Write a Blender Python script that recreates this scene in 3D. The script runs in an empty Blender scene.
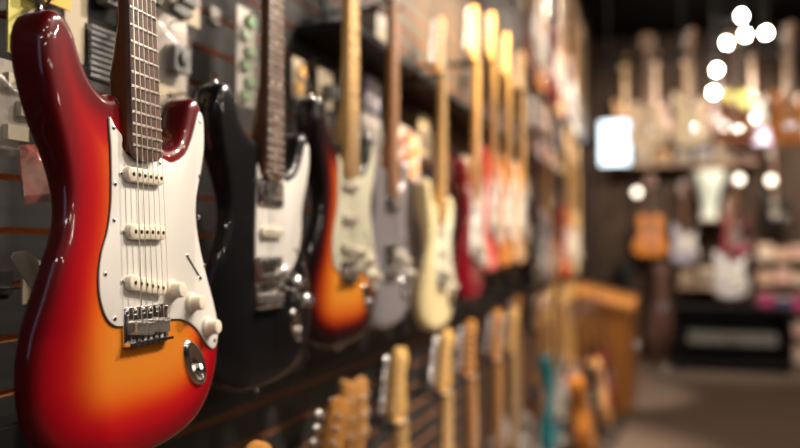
import bpy, bmesh, math, random
import numpy as np
from mathutils import Vector, Matrix
from mathutils.geometry import delaunay_2d_cdt
random.seed(7)
sc = bpy.context.scene
col = sc.collection
PI = math.pi

# ------------------------------------------------------------------ camera
cam = bpy.data.cameras.new('camera'); cam.lens = 35.01; cam.sensor_width = 36
co = bpy.data.objects.new('camera', cam); col.objects.link(co)
co.location = (0, 0, 1.3)
co.rotation_euler = (PI / 2 + 0.0292, 0, 0.32714)
cam.dof.use_dof = True; cam.dof.focus_distance = 0.84; cam.dof.aperture_fstop = 1.85
cam.clip_start = 0.02
sc.camera = co

# ------------------------------------------------------------------ exposure, world
sc.view_settings.view_transform = 'Standard'; sc.view_settings.look = 'None'
sc.view_settings.gamma = 1; sc.view_settings.use_curve_mapping = False
sc.view_settings.exposure = 0.0
w = bpy.data.worlds.new('world'); sc.world = w; w.use_nodes = True
w.node_tree.nodes['Background'].inputs[0].default_value = (1, .8, .62, 1)
w.node_tree.nodes['Background'].inputs[1].default_value = 0.008

# ------------------------------------------------------------------ lights
def spot(loc, target, energy, size=1.2, r=.04, c=(1, .87, .73), blend=.6):
    l = bpy.data.lights.new('spot', 'SPOT'); l.energy = energy; l.spot_size = size
    l.spot_blend = blend; l.shadow_soft_size = r; l.color = c
    o = bpy.data.objects.new('spot', l); col.objects.link(o); o.location = loc
    o.rotation_euler = (Vector(target) - Vector(loc)).to_track_quat('-Z', 'Y').to_euler()
    return o
def area(loc, target, energy, sx, sy, c=(1, .82, .64)):
    l = bpy.data.lights.new('area', 'AREA'); l.energy = energy; l.shape = 'RECTANGLE'
    l.size = sx; l.size_y = sy; l.color = c
    o = bpy.data.objects.new('area', l); col.objects.link(o); o.location = loc
    o.rotation_euler = (Vector(target) - Vector(loc)).to_track_quat('-Z', 'Y').to_euler()
    return o
SPOTS = [  # ceiling spots over the aisle: location, target, energy, cone
    ((.62, 1.40, 2.75), (-.55, .80, 1.36), 150, .60),
    ((.6, 2.5, 3.1), (-.6, 1.7, 1.5), 330, 1.0),
    ((.5, 3.7, 3.1), (-.6, 2.95, 1.85), 620, .85),
    ((.8, 5.4, 3.3), (-.6, 4.8, 1.6), 650, 1.3),
    ((.9, 4.6, 3.4), (.15, 6.8, 2.2), 120, .5),
    ((1.6, 7.6, 3.4), (.6, 9.4, 1.7), 330, 1.5),
    ((0.3, 7.2, 3.5), (.2, 9.5, 2.3), 210, 1.3),
    ((-.15, 5.8, 3.3), (-.45, 6.9, .8), 480, .5),
    ((.3, 4.0, 3.3), (-.35, 5.0, .4), 170, .6),
]
for a, b, e, s in SPOTS: spot(a, b, e, s, blend=.95 if s == .60 else .6)
for yy, zz in ((2.48, 2.02), (2.84, 2.14), (3.16, 2.16)): spot((-.15, yy, 2.32), (-.62, yy, zz), 150, 1.0, .03, (1, .68, .26), .7)
area((1.0, 5.5, 3.7), (1.0, 5.5, 0), 60, 2.5, 6)
spot((.35, 1.9, 2.9), (-.8, 1.25, 1.72), 190, .42)
area((-.35, -1.9, 1.9), (-.5, .6, 1.3), 4, .5, 1.4, (.55, .62, 1))      # shop window behind the camera
area((3.2, .8, 1.9), (3.8, .8, 1.7), 2, 3.5, 1.6)                       # added wash on the right-hand wall, for the chrome to reflect
for k, (x, y, z) in enumerate([(.9, -.8, 2.9), (1.5, .1, 3.1), (.9, .5, 3.2), (2.2, .8, 2.7), (1.3, 2.0, 3.2), (2.4, 2.1, 2.9), (1.2, 3.2, 3.2), (2.4, -.9, 2.6), (1.9, 3.8, 2.9), (1.3, 4.8, 3.2), (3.2, 1.5, 2.3), (3.2, .1, 2.2), (3.2, 3.0, 2.3), (.4, -1.3, 2.4)]):
    l = bpy.data.lights.new('sparkle_light', 'POINT'); l.energy = 13; l.shadow_soft_size = .05; l.color = (1, .88, .74)  # added point lights, out of view, to put sparkles on chrome and lacquer
    o = bpy.data.objects.new('sparkle_light', l); col.objects.link(o); o.location = (x, y, z)

# ------------------------------------------------------------------ materials
MATS = {}
def mat(name, c, rough=.5, metal=0., coat=0., emit=None, es=0., alpha=1., trans=0., noise=None, bump=0.):
    if name in MATS: return MATS[name]
    m = bpy.data.materials.new(name); m.use_nodes = True; nt = m.node_tree
    b = nt.nodes['Principled BSDF']
    b.inputs['Base Color'].default_value = (*c, 1); b.inputs['Roughness'].default_value = rough
    b.inputs['Metallic'].default_value = metal; b.inputs['Coat Weight'].default_value = coat
    b.inputs['Coat Roughness'].default_value = .04
    if emit: b.inputs['Emission Color'].default_value = (*emit, 1); b.inputs['Emission Strength'].default_value = es
    if alpha < 1: b.inputs['Alpha'].default_value = alpha
    if trans: b.inputs['Transmission Weight'].default_value = trans
    if noise or bump:
        tc = nt.nodes.new('ShaderNodeTexCoord'); n = nt.nodes.new('ShaderNodeTexNoise')
        sx, sy, sz, c2, det = noise if noise else (40, 40, 40, c, 4)
        mp = nt.nodes.new('ShaderNodeMapping'); mp.inputs['Scale'].default_value = (sx, sy, sz)
        nt.links.new(tc.outputs['Object'], mp.inputs[0]); nt.links.new(mp.outputs[0], n.inputs['Vector'])
        n.inputs['Scale'].default_value = 1; n.inputs['Detail'].default_value = det
        if noise:
            r = nt.nodes.new('ShaderNodeValToRGB'); r.color_ramp.elements[0].position = .35
            r.color_ramp.elements[1].position = .65
            r.color_ramp.elements[0].color = (*c, 1); r.color_ramp.elements[1].color = (*c2, 1)
            nt.links.new(n.outputs[0], r.inputs[0]); nt.links.new(r.outputs[0], b.inputs['Base Color'])
        if bump:
            bp = nt.nodes.new('ShaderNodeBump'); bp.inputs['Strength'].default_value = bump
            bp.inputs['Distance'].default_value = .002
            nt.links.new(n.outputs[0], bp.inputs['Height']); nt.links.new(bp.outputs[0], b.inputs['Normal'])
    MATS[name] = m; return m

def burst(name, stops, rough=.18):
    """finish that runs from the rim colour to the centre colour, by distance from the body's edge (mm)"""
    if name in MATS: return MATS[name]
    m = mat(name, (1, 1, 1), .35, 0, 1.); nt = m.node_tree; b = nt.nodes['Principled BSDF']; b.inputs['Specular IOR Level'].default_value = .15
    a = nt.nodes.new('ShaderNodeAttribute'); a.attribute_name = 'rim'
    tc = nt.nodes.new('ShaderNodeTexCoord'); n = nt.nodes.new('ShaderNodeTexNoise')
    n.inputs['Scale'].default_value = 9; n.inputs['Detail'].default_value = 1
    nt.links.new(tc.outputs['Object'], n.inputs['Vector'])
    ad = nt.nodes.new('ShaderNodeMath'); ad.operation = 'MULTIPLY_ADD'; ad.inputs[1].default_value = .06
    nt.links.new(n.outputs[0], ad.inputs[0]); nt.links.new(a.outputs['Fac'], ad.inputs[2])
    r = nt.nodes.new('ShaderNodeValToRGB'); r.color_ramp.interpolation = 'B_SPLINE'
    e = r.color_ramp.elements
    while len(e) > 1: e.remove(e[-1])
    e[0].position = stops[0][0]; e[0].color = (*stops[0][1], 1)
    for p, c in stops[1:]:
        k = e.new(p); k.color = (*c, 1)
    nt.links.new(ad.outputs[0], r.inputs[0]); nt.links.new(r.outputs[0], b.inputs['Base Color'])
    return m

CHERRY = burst('cherry_sunburst', [(0, (.055, .001, .003)), (.08, (.13, .001, .004)), (.22, (.30, .001, .007)), (.39, (.40, .004, .006)), (.53, (.50, .04, .006)), (.67, (.56, .11, .009)), (.86, (.57, .17, .015)), (1, (.57, .18, .017))])
TOBACCO = burst('tobacco_sunburst', [(0, (.004, .003, .004)), (.22, (.01, .002, .004)), (.36, (.25, .01, .004)), (.55, (.75, .11, .01)), (.85, (.90, .32, .03))])
REDBURST = burst('red_sunburst', [(0, (.25, .005, .005)), (.25, (.6, .03, .01)), (.6, (.9, .3, .05)), (.8, (.95, .4, .08))])
def gloss(n, c, metal=0.):
    m = mat(n, c, .35, metal, 1.); m.node_tree.nodes['Principled BSDF'].inputs['Specular IOR Level'].default_value = .15; return m
BLACK = gloss('black_lacquer', (.004, .004, .005)); CREAM = gloss('cream_lacquer', (.80, .66, .36))
RED = gloss('red_lacquer', (.17, .003, .010)); CORAL = gloss('coral_lacquer', (.75, .10, .07))
GREY = mat('silver_lacquer', (.34, .31, .33), .3, .4, .6); TEAL = gloss('teal_lacquer', (.01, .33, .42))
NATURAL = mat('natural_wood', (.72, .36, .12), .3, 0, .6, noise=(30, 3, 30, (.55, .25, .07), 5))
WHITE = gloss('white_lacquer', (.78, .74, .70)); ORANGE = gloss('amber_lacquer', (.62, .22, .035))
TAN = mat('tan_wood', (.74, .45, .24), .35, 0, .4, noise=(30, 3, 30, (.62, .35, .17), 4))
PINK = gloss('pale_pink_lacquer', (.72, .48, .40)); BROWN = gloss('brown_lacquer', (.20, .06, .02))
BLUE = gloss('blue_lacquer', (.03, .10, .25))
MAPLE = mat('maple', (.88, .54, .19), .3, 0, .5, noise=(25, 4, 25, (.78, .44, .13), 5))
AMBER_MAPLE = mat('amber_maple', (.74, .34, .09), .3, 0, .6, noise=(25, 3, 25, (.62, .26, .06), 5))
NECKBROWN = mat('tinted_neck', (.17, .052, .013), .3, 0, .5, noise=(25, 3, 25, (.12, .035, .01), 4))
ROSEWOOD = mat('rosewood', (.060, .028, .018), .5, noise=(300, 18, 60, (.15, .078, .05), 8), bump=.2)
ROSE_BROWN = mat('reddish_rosewood', (.42, .18, .07), .5, noise=(200, 14, 60, (.52, .24, .09), 6))
GUARD = mat('white_pickguard', (.70, .665, .62), .3, 0, .25)
GUARDEDGE = mat('pickguard_black_layer', (.02, .02, .02), .4)
AGED = mat('aged_plastic', (.74, .66, .52), .32, 0, .25)
CREAMGUARD = mat('cream_pickguard', (.78, .74, .56), .3, 0, .25)
CHROME = mat('chrome', (.86, .84, .82), .17, 1.)
TUNERM = mat('nickel', (.90, .87, .83), .33, 1.)
STEEL = mat('string_steel', (.62, .60, .56), .28, 1.)
FRETM = mat('fret_nickel', (.88, .84, .76), .33, 1.)
DARKPOLE = mat('dark_pole', (.10, .09, .08), .3, .9)
BLACKP = mat('black_plastic', (.008, .008, .009), .4)
BLACKP.node_tree.nodes['Principled BSDF'].inputs['Specular IOR Level'].default_value = .25
BONE = mat('bone', (.78, .70, .55), .4)
CLAY = mat('clay_dot', (.05, .035, .025), .6)
BLKMETAL = mat('black_metal', (.010, .010, .011), .5)
BLKMETAL.node_tree.nodes['Principled BSDF'].inputs['Specular IOR Level'].default_value = .3
RUBBER = mat('rubber', (.03, .03, .03), .8)

# ------------------------------------------------------------------ mesh helper (millimetres for instruments)
class MB:
    def __init__(s): s.v = []; s.f = []
    def add(s, v, f):
        n = len(s.v); s.v += [tuple(p) for p in v]; s.f += [tuple(i + n for i in q) for q in f]; return s
    def box(s, c, d, rz=0, M=None):
        vs = []
        for z in (-1, 1):
            for y in (-1, 1):
                for x in (-1, 1):
                    p = Vector((x * d[0] / 2, y * d[1] / 2, z * d[2] / 2))
                    if rz: p = Matrix.Rotation(rz, 3, 'Z') @ p
                    if M: p = M @ p
                    vs.append(p + Vector(c))
        return s.add(vs, [(0, 2, 3, 1), (4, 5, 7, 6), (0, 1, 5, 4), (2, 6, 7, 3), (0, 4, 6, 2), (1, 3, 7, 5)])
    def bbox(s, c, d, b, rz=0):
        """box with its upper rim bevelled and its corners rounded"""
        x, y = d[0] / 2, d[1] / 2; o = []
        r = min(b, x * .9, y * .9)
        for cx, cy, a0 in ((x - r, y - r, 0), (-x + r, y - r, 90), (-x + r, -y + r, 180), (x - r, -y + r, 270)):
            for k in range(5):
                a = math.radians(a0 + k * 22.5); o.append((cx + r * math.cos(a), cy + r * math.sin(a)))
        if rz: o = [(px * math.cos(rz) - py * math.sin(rz), px * math.sin(rz) + py * math.cos(rz)) for px, py in o]
        return s.prism([(p[0] + c[0], p[1] + c[1]) for p in o], c[2] - d[2] / 2, c[2] + d[2] / 2, min(b * .5, d[2] * .4))
    def prism(s, o, z0, z1, bev=0):
        n = len(o); o = np.array(o, float)
        nr = normals(o)
        rings = [(o, z0)]
        if bev:
            rings += [(o, z1 - bev), (o - nr * bev * .3, z1 - bev * .3), (o - nr * bev, z1)]
        else: rings += [(o, z1)]
        vs = []; fs = []
        for r, z in rings: vs += [(p[0], p[1], z) for p in r]
        for k in range(len(rings) - 1):
            for i in range(n):
                j = (i + 1) % n; fs.append((k * n + i, k * n + j, (k + 1) * n + j, (k + 1) * n + i))
        fs.append(tuple(range(n))[::-1]); fs.append(tuple((len(rings) - 1) * n + i for i in range(n)))
        return s.add(vs, fs)
    def lathe(s, c, prof, n=16, axis='Z', M=None):
        vs = []; fs = []
        for r, h in prof:
            for i in range(n):
                a = 2 * PI * i / n; p = Vector((r * math.cos(a), r * math.sin(a), h))
                if axis == 'X': p = Vector((p.z, p.x, p.y))
                if axis == 'Y': p = Vector((p.x, p.z, -p.y))
                if M: p = M @ p
                vs.append(p + Vector(c))
        for k in range(len(prof) - 1):
            for i in range(n):
                j = (i + 1) % n; fs.append((k * n + i, k * n + j, (k + 1) * n + j, (k + 1) * n + i))
        fs.append(tuple(range(n))[::-1]); fs.append(tuple((len(prof) - 1) * n + i for i in range(n)))
        return s.add(vs, fs)
    def tube(s, path, r, n=8):
        path = [Vector(p) for p in path]; vs = []; fs = []
        rr = r if isinstance(r, (list, tuple)) else [r] * len(path)
        for i, p in enumerate(path):
            t = (path[min(i + 1, len(path) - 1)] - path[max(i - 1, 0)]).normalized()
            u = t.cross(Vector((0, 0, 1)) if abs(t.z) < .9 else Vector((1, 0, 0))).normalized(); v = t.cross(u)
            for k in range(n):
                a = 2 * PI * k / n; vs.append(p + (u * math.cos(a) + v * math.sin(a)) * rr[i])
        for i in range(len(path) - 1):
            for k in range(n):
                j = (k + 1) % n; fs.append((i * n + k, i * n + j, (i + 1) * n + j, (i + 1) * n + k))
        fs.append(tuple(range(n))[::-1]); fs.append(tuple((len(path) - 1) * n + i for i in range(n)))
        return s.add(vs, fs)
    def mesh(s, name, mm=False, smooth=True, ang=35):
        me = bpy.data.meshes.new(name)
        if mm: s.v = [(x / 1000, (y + 139) / 1000, z / 1000) for x, y, z in s.v]
        me.from_pydata(s.v, [], s.f)
        bm = bmesh.new(); bm.from_mesh(me); bmesh.ops.recalc_face_normals(bm, faces=bm.faces)
        if smooth:
            for f in bm.faces: f.smooth = True
            for e in bm.edges:
                if len(e.link_faces) == 2 and e.calc_face_angle(0) > math.radians(ang): e.smooth = False
        bm.to_mesh(me); bm.free()
        me.materials.append(None); return me

def normals(o):
    a = np.roll(o, -1, 0) - np.roll(o, 1, 0); n = np.stack([a[:, 1], -a[:, 0]], 1)
    n /= np.linalg.norm(n, axis=1, keepdims=True) + 1e-9
    ar = np.sum(o[:, 0] * np.roll(o[:, 1], -1) - o[:, 1] * np.roll(o[:, 0], -1))
    return n if ar > 0 else -n
def smooth_closed(pts, step=7.):
    P = np.array(pts, float); n = len(P); out = []
    for i in range(n):
        a, b, c, d = P[i - 1], P[i], P[(i + 1) % n], P[(i + 2) % n]
        k = max(1, int(round(np.linalg.norm(c - b) / step)))
        for j in range(k):
            t = j / k
            out.append(.5 * ((2 * b) + (c - a) * t + (2 * a - 5 * b + 4 * c - d) * t * t + (3 * b - a - 3 * c + d) * t ** 3))
    out = np.array(out)
    ar = np.sum(out[:, 0] * np.roll(out[:, 1], -1) - out[:, 1] * np.roll(out[:, 0], -1))
    return out if ar > 0 else out[::-1]
def seg_dist(p, o):
    a = o; b = np.roll(o, -1, 0); ab = b - a
    ap = p[:, None, :] - a[None]; t = np.clip((ap * ab).sum(2) / ((ab * ab).sum(1) + 1e-9), 0, 1)
    return np.linalg.norm(ap - ab[None] * t[..., None], axis=2).min(1)
def inside(p, o):
    x, y = p[:, 0], p[:, 1]; c = np.zeros(len(p), bool); j = len(o) - 1
    for i in range(len(o)):
        xi, yi = o[i]; xj, yj = o[j]
        k = ((yi > y) != (yj > y)) & (x < (xj - xi) * (y - yi) / (yj - yi + 1e-12) + xi)
        c ^= k; j = i
    return c
def body_mesh(name, pts, T=45., r=12., step=7., grid=10., top=None, bot=None, k=5):
    """a solid instrument body: rounded edges, shaped front and back, 'rim' = distance from the edge"""
    o = smooth_closed(pts, step); n = len(o); nr = normals(o)
    V = []; F = []; rim = []
    rings = []
    for j in range(k + 1):
        a = PI / 2 * j / k; rings.append((r * (1 - math.cos(a)), -r + r * math.sin(a), 1))
    lower = [(ins, -T - z, 0) for ins, z, _ in rings][::-1]
    allr = lower + rings
    for ins, z, up in allr:
        q = o - nr * ins
        for p in q: V.append([p[0], p[1], z, up]); rim.append(ins if up else 0)
    m = len(allr)
    for a in range(m - 1):
        for i in range(n):
            j = (i + 1) % n; F.append((a * n + i, a * n + j, (a + 1) * n + j, (a + 1) * n + i))
    for up, base in ((0, 0), (1, (m - 1) * n)):
        ring = np.array([V[base + i][:2] for i in range(n)]); g = grid if up else grid * 1.6
        xs = np.arange(ring[:, 0].min(), ring[:, 0].max(), g); ys = np.arange(ring[:, 1].min(), ring[:, 1].max(), g)
        G = np.array([(x, y) for x in xs for y in ys]); G = G[inside(G, ring)]; G = G[seg_dist(G, ring) > g * .45]
        co_ = [Vector(p) for p in ring] + [Vector(p) for p in G]
        vv, _, ff, orig, _, _ = delaunay_2d_cdt(co_, [], [list(range(n))], 1, 1e-4)
        d = seg_dist(np.array([(p.x, p.y) for p in vv]), o); idx = {}
        for i, p in enumerate(vv):
            src = [q for q in orig[i] if q < n]
            if src: idx[i] = base + src[0]
            else:
                idx[i] = len(V); V.append([p.x, p.y, 0 if up else -T, up]); rim.append(float(d[i]) if up else 0)
        for f in ff: F.append(tuple(idx[i] for i in f) if up else tuple(idx[i] for i in f)[::-1])
    out = []
    for x, y, z, up in V:
        if up and top: z += top(x, y) * min(1, max(0, (z + T) / T))
        if not up and bot: z += bot(x, y)
        out.append((x / 1000, (y + 139) / 1000, z / 1000))
    me = bpy.data.meshes.new(name); me.from_pydata(out, [], [f for f in F if len(set(f)) > 2])
    at = me.attributes.new('rim', 'FLOAT', 'POINT')
    # the dark edge is sprayed wider on the horns and around the end of the body
    at.data.foreach_set('value', [max(0, q - 15 * min(1, max(0, (v[1] - 110) / 120)) * min(1, q / 20) - 12 * min(1, max(0, (-50 - v[1]) / 60)) * min(1, q / 20)) / 100 for q, v in zip(rim, V)])
    bm = bmesh.new(); bm.from_mesh(me); bmesh.ops.recalc_face_normals(bm, faces=bm.faces)
    for f in bm.faces: f.smooth = True
    bm.to_mesh(me); bm.free(); me.materials.append(None)
    return me

# ------------------------------------------------------------------ objects
def ob(name, me, m, parent=None, M=None, label=None):
    o = bpy.data.objects.new(name, me); col.objects.link(o)
    if m is not None:
        o.material_slots[0].link = 'OBJECT'; o.material_slots[0].material = m
    if parent: o.parent = parent
    if M is not None: o.matrix_basis = M
    if label: o['label'] = label
    return o
def thing(name, label, cat, M=None, group=None, loc=None):
    o = bpy.data.objects.new(name, None); col.objects.link(o); o.empty_display_size = .05
    if M is not None: o.matrix_world = M
    if loc is not None: o.location = loc
    return tag(o, label, cat, group)
def tag(o, label, cat, group=None):
    o['label'] = label; o['category'] = cat
    if group: o['group'] = group
    return o
CACHE = {}
def cached(key, fn):
    if key not in CACHE: CACHE[key] = fn()
    return CACHE[key]
def struct(o): o['kind'] = 'structure'; return o
def box_ob(name, c, d, m, parent=None, bev=0):
    b = MB().box((0, 0, 0), d)
    me = b.mesh(name, smooth=False)
    if bev:
        bm = bmesh.new(); bm.from_mesh(me); bmesh.ops.bevel(bm, geom=list(bm.edges), offset=bev, segments=2, affect='EDGES'); bm.to_mesh(me); bm.free()
    return ob(name, me, m, parent, Matrix.Translation(c))

# ================================================================== THE ROOM
CARPET = mat('carpet', (.165, .120, .092), .95, noise=(60, 60, 60, (.125, .090, .068), 6), bump=.6)
DARKWALL = mat('slatwall_panel', (.024, .023, .023), .42, noise=(8, 8, 90, (.034, .031, .030), 4))
GROOVE = mat('slatwall_groove', (.42, .17, .055), .6)
CEIL = mat('black_ceiling', (.006, .006, .007), .9)
BACKW = mat('back_wall_paint', (.050, .034, .025), .7, noise=(3, 3, 3, (.075, .050, .036), 3))
SIDEW = mat('side_wall_paint', (.03, .025, .022), .7)
for m_ in (CARPET, CEIL, BACKW, SIDEW): m_.node_tree.nodes['Principled BSDF'].inputs['Specular IOR Level'].default_value = .05
DARKWALL.node_tree.nodes['Principled BSDF'].inputs['Specular IOR Level'].default_value = .3
def plane(name, c, d, m):
    return struct(box_ob(name, c, d, m))
plane('floor', (1.3, 4.0, -.05), (5.6, 12.6, .1), CARPET)
plane('ceiling', (1.3, 4.0, 3.87), (5.6, 12.6, .1), CEIL)
plane('wall_right', (3.9, 4.0, 1.91), (.1, 12.6, 3.82), SIDEW)
plane('wall_front', (1.3, -2.1, 1.91), (5.2, .1, 3.82), SIDEW)
plane('wall_back', (1.3, 9.75, 1.91), (5.2, .1, 3.82), BACKW)
# slat wall on the left: dark boards with wood-coloured grooves between them, one continuous wall
WX = -.80; PITCH = .069
def slatwall():
    mb = MB(); groove = []
    z = 1.32 - PITCH * 19 - .004
    zs = []
    while z < 3.80: zs.append(z); z += PITCH
    prev = 0.0; Y0, Y1 = -2.05, 9.7
    # backing
    mb.box((WX - .05, (Y0 + Y1) / 2, 1.91), (.07, Y1 - Y0, 3.82)); ng = len(mb.f)
    for z in zs:
        if z - prev > .01: mb.box((WX - .008, (Y0 + Y1) / 2, (prev + z) / 2), (.016, Y1 - Y0, z - prev))
        prev = z + .009
    mb.box((WX - .008, (Y0 + Y1) / 2, (prev + 3.82) / 2), (.016, Y1 - Y0, 3.82 - prev))
    me = mb.mesh('wall_left', smooth=False)
    me.materials[0] = GROOVE; me.materials.append(DARKWALL)
    # boards: outward (+X) faces are painted dark, the routed lips and the backing show the raw board
    for p in me.polygons:
        if p.center.x > WX - .001: p.material_index = 1
    o = bpy.data.objects.new('wall_left', me); col.objects.link(o); return struct(o)
slatwall()
struct(box_ob('trim_1', (-.60, 1.2, .03), (.38, 6.2, .06), BLKMETAL, bev=.006))
struct(box_ob('baseboard_back', (1.3, 9.69, .06), (5.2, .02, .12), BLKMETAL))

# ================================================================== ELECTRIC GUITARS
STRAT = [(-29, 246), (-42, 243), (-56, 245), (-70, 252), (-82, 265), (-90, 281), (-97, 297), (-108, 309), (-121, 313), (-133, 307), (-141, 290), (-142, 266), (-138, 240), (-131, 210), (-121, 180), (-114, 150), (-113, 125), (-118, 100), (-128, 72), (-137, 40), (-146, 5), (-150, -30), (-148, -65), (-136, -98), (-111, -122), (-75, -135), (-30, -139), (10, -139), (55, -136), (95, -127), (128, -108), (152, -78), (163, -45), (162, -12), (154, 20), (142, 54), (130, 87), (121, 114), (120, 137), (125, 165), (135, 195), (143, 222), (146, 248), (142, 266), (130, 275), (117, 268), (109, 250), (101, 231), (90, 215), (75, 205), (58, 201), (42, 203), (31, 212)]
SINGLE = [(-28, 225), (-45, 228), (-75, 240), (-105, 243), (-130, 228), (-141, 200), (-138, 165), (-122, 130), (-112, 105), (-118, 75), (-140, 40), (-160, 0), (-165, -45), (-150, -90), (-115, -122), (-60, -137), (0, -139), (60, -137), (115, -122), (150, -90), (165, -45), (160, 0), (140, 40), (118, 75), (112, 105), (118, 135), (132, 165), (142, 195), (138, 214), (122, 214), (108, 196), (90, 178), (65, 170), (42, 176), (28, 195)]
def strat_top(x, y):
    ax, ay, bx, by = -112., 90., -66., -139.
    L = math.hypot(bx - ax, by - ay); d = ((bx - ax) * (y - ay) - (by - ay) * (x - ax)) / L * -1
    if y > 110: return 0
    d = max(0, d + 12); return -(d * d / (d + 40)) * .42 * min(1, max(0, (115 - y) / 115)) ** .8
def strat_bot(x, y):
    return 19 * math.exp(-(((x + 130) / 70) ** 2 + ((y - 110) / 85) ** 2))
def strat_outline_body(hi):
    return body_mesh('body', STRAT, 45, 11, 4. if hi else 11., 6. if hi else 16., strat_top, strat_bot, 6 if hi else 3)
PG = [(-52, 219), (-41, 209), (-31, 202), (-30, 188), (0, 178), (30, 187), (45, 187), (61, 184), (79, 189), (95, 199), (108, 216), (118, 234), (126, 250), (132, 257), (139, 250), (140, 232), (138, 210), (130, 184), (120, 160), (113, 137), (113, 112), (119, 85), (131, 52), (145, 20), (153, -2), (156, -22), (151, -38), (141, -43), (127, -35), (108, -17), (90, -6), (70, 0), (52, 1.5), (43, 2), (0, 2), (-38, 2), (-55, 4), (-68, 14), (-76, 33), (-77, 55), (-72, 77), (-62, 98), (-55, 122), (-52, 150), (-51, 185)]
PG2 = [(-38, 205), (-30, 188), (0, 178), (30, 187), (45, 187), (61, 184), (79, 189), (95, 199), (108, 216), (118, 234), (126, 250), (132, 257), (139, 250), (140, 232), (138, 210), (130, 184), (120, 160), (113, 137), (112, 112), (108, 85), (96, 60), (75, 40), (50, 24), (43, 14), (0, 12), (-36, 14), (-42, 40), (-44, 90), (-42, 150)]
def pg_mesh(hi, kind=1):
    o = smooth_closed(PG if kind == 1 else PG2, 4 if hi else 10)
    return MB().prism(o, .2, 2.4, .8).mesh('pickguard', True, True, 60)
def pg_layer():
    o = smooth_closed(PG, 4); o = o + normals(o) * .9
    return MB().prism(o, 0, 1.1, .2).mesh('black_layer', True, True, 60)
FR = [648 * (1 - 2 ** (-i / 12)) for i in range(0, 23)]          # distance from the nut
def fy(i): return 648 - FR[i]
def nw(y): return 21 + (28 - 21) * (648 - y) / (648 - 190)       # half width of the neck
HS6 = [(-21, 650), (-23, 660), (-32, 670), (-32, 684), (-24, 720), (-16, 760), (-8, 800), (-3, 820), (10, 834), (28, 836), (42, 826), (48, 808), (44, 790), (35, 776), (33, 750), (33, 720), (35, 695), (36, 675), (27, 665), (21, 655)]
HS33 = [(-21, 650), (-30, 672), (-39, 700), (-40, 760), (-41, 812), (-28, 826), (-12, 820), (0, 814), (12, 820), (28, 826), (41, 812), (40, 760), (39, 700), (30, 672), (21, 650)]
def neck_mesh(hs, hi):
    mb = MB(); n = 10 if hi else 6; ys = [186, 215, 245, 270, 300, 330, 420, 520, 600, 640, 652]; vs = []; fs = []
    for y in ys:
        t = min(1, max(0, (330 - y) / 60)); dep = 14 + 4 * (648 - y) / 460 + 8 * t * t * (3 - 2 * t); w_ = nw(min(y, 648))
        if y > 645: dep = 13
        for k in range(n + 1):
            a = PI * k / n; sx = math.copysign(abs(math.cos(a)) ** (.75 - .45 * t), math.cos(a)); vs.append((w_ * sx, y, 6 - dep * abs(math.sin(a)) ** (.8 - .4 * t)))
    m = n + 1
    for i in range(len(ys) - 1):
        for k in range(m):
            j = (k + 1) % m; fs.append((i * m + k, i * m + j, (i + 1) * m + j, (i + 1) * m + k))
    fs.append(tuple(range(m))); fs.append(tuple((len(ys) - 1) * m + k for k in range(m))[::-1])
    mb.add(vs, fs)
    mb.prism(smooth_closed(HS6 if hs == 6 else HS33, 6), -13, 0, 1.5)
    return mb.mesh('neck', True, True, 40)
def board_mesh():
    o = []
    for y in (648, 560, 450, 340, 240, 196): o.append((-nw(y), y))
    for x, y in ((-26.5, 187), (-21, 181), (-12, 178.5), (0, 178), (12, 178.5), (21, 181), (26.5, 187)): o.append((x, y))
    for y in (196, 240, 340, 450, 560, 648): o.append((nw(y), y))
    return MB().prism(o, 5.5, 12, .8).mesh('fretboard', True, True, 30)
def far_board():
    me = board_mesh(); mb = MB()
    for i in range(1, 22): fret_mb(mb, i)
    fm = mb.mesh('f', True); bm = bmesh.new(); bm.from_mesh(me); n = len(bm.faces); bm.from_mesh(fm)
    for k, f in enumerate(bm.faces):
        if k >= n: f.material_index = 1
    bm.to_mesh(me); bm.free(); bpy.data.meshes.remove(fm); me.materials.append(FRETM); return me
def fret_mb(mb, i):
    y = fy(i); w_ = nw(y) - .3
    return mb.tube([(-w_, y, 12), (-w_ + 1.5, y, 12.5), (w_ - 1.5, y, 12.5), (w_, y, 12)], 1.45, 6)
def sx(i, y):  # string x, i = 0 bass .. 5 treble
    t = y / 648; return (-26.2 + i * 10.48) * (1 - t) + (-17.5 + i * 7) * t
def string_mb(mb, i, r):
    px, py = post(i, 6)
    return mb.tube([(sx(i, 0), -2, 8), (sx(i, 0), 2, 14.2), (sx(i, 648), 648, 14.2), (px, py - 2, 4)], r, 5)
def post(i, hs):
    if hs == 6: return (-19 + i * 5.6, 682 + i * 24.5)
    k = i if i < 3 else 5 - i
    return ((-22 if i < 3 else 22), 700 + k * 40)
def tuner_mesh(i, hs):
    x, y = post(i, hs); mb = MB()
    mb.lathe((x, y, 0), [(5.5, 0), (5.5, 1.8), (4, 2.4), (3.2, 6), (4, 10), (3.8, 11.5), (2.2, 12.6)], 14)
    s = -1 if (hs == 6 or i < 3) else 1
    ex = x - 14.5 if hs == 6 else (-39 if s < 0 else 39)
    mb.box(((x + ex) / 2, y, -17), (abs(ex - x) + 8, 14, 8))
    mb.tube([(ex, y, -17), (ex + s * 10, y, -17)], 2.2, 8)
    M = Matrix.Rotation(PI / 2, 3, 'Y')
    mb.lathe((ex + s * 16, y, -17), [(1, -8), (6, -7), (9, -2.5), (9.6, 2), (6.8, 7), (1.5, 8)], 14, M=M @ Matrix.Diagonal((.55, 1.15, 1)))
    return mb.mesh('tuner', True)
def pickup_mesh():  # single coil cover
    return MB().bbox((0, 0, 5), (84 * .86, 17, 8), 8).mesh('pickup', False)
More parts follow.
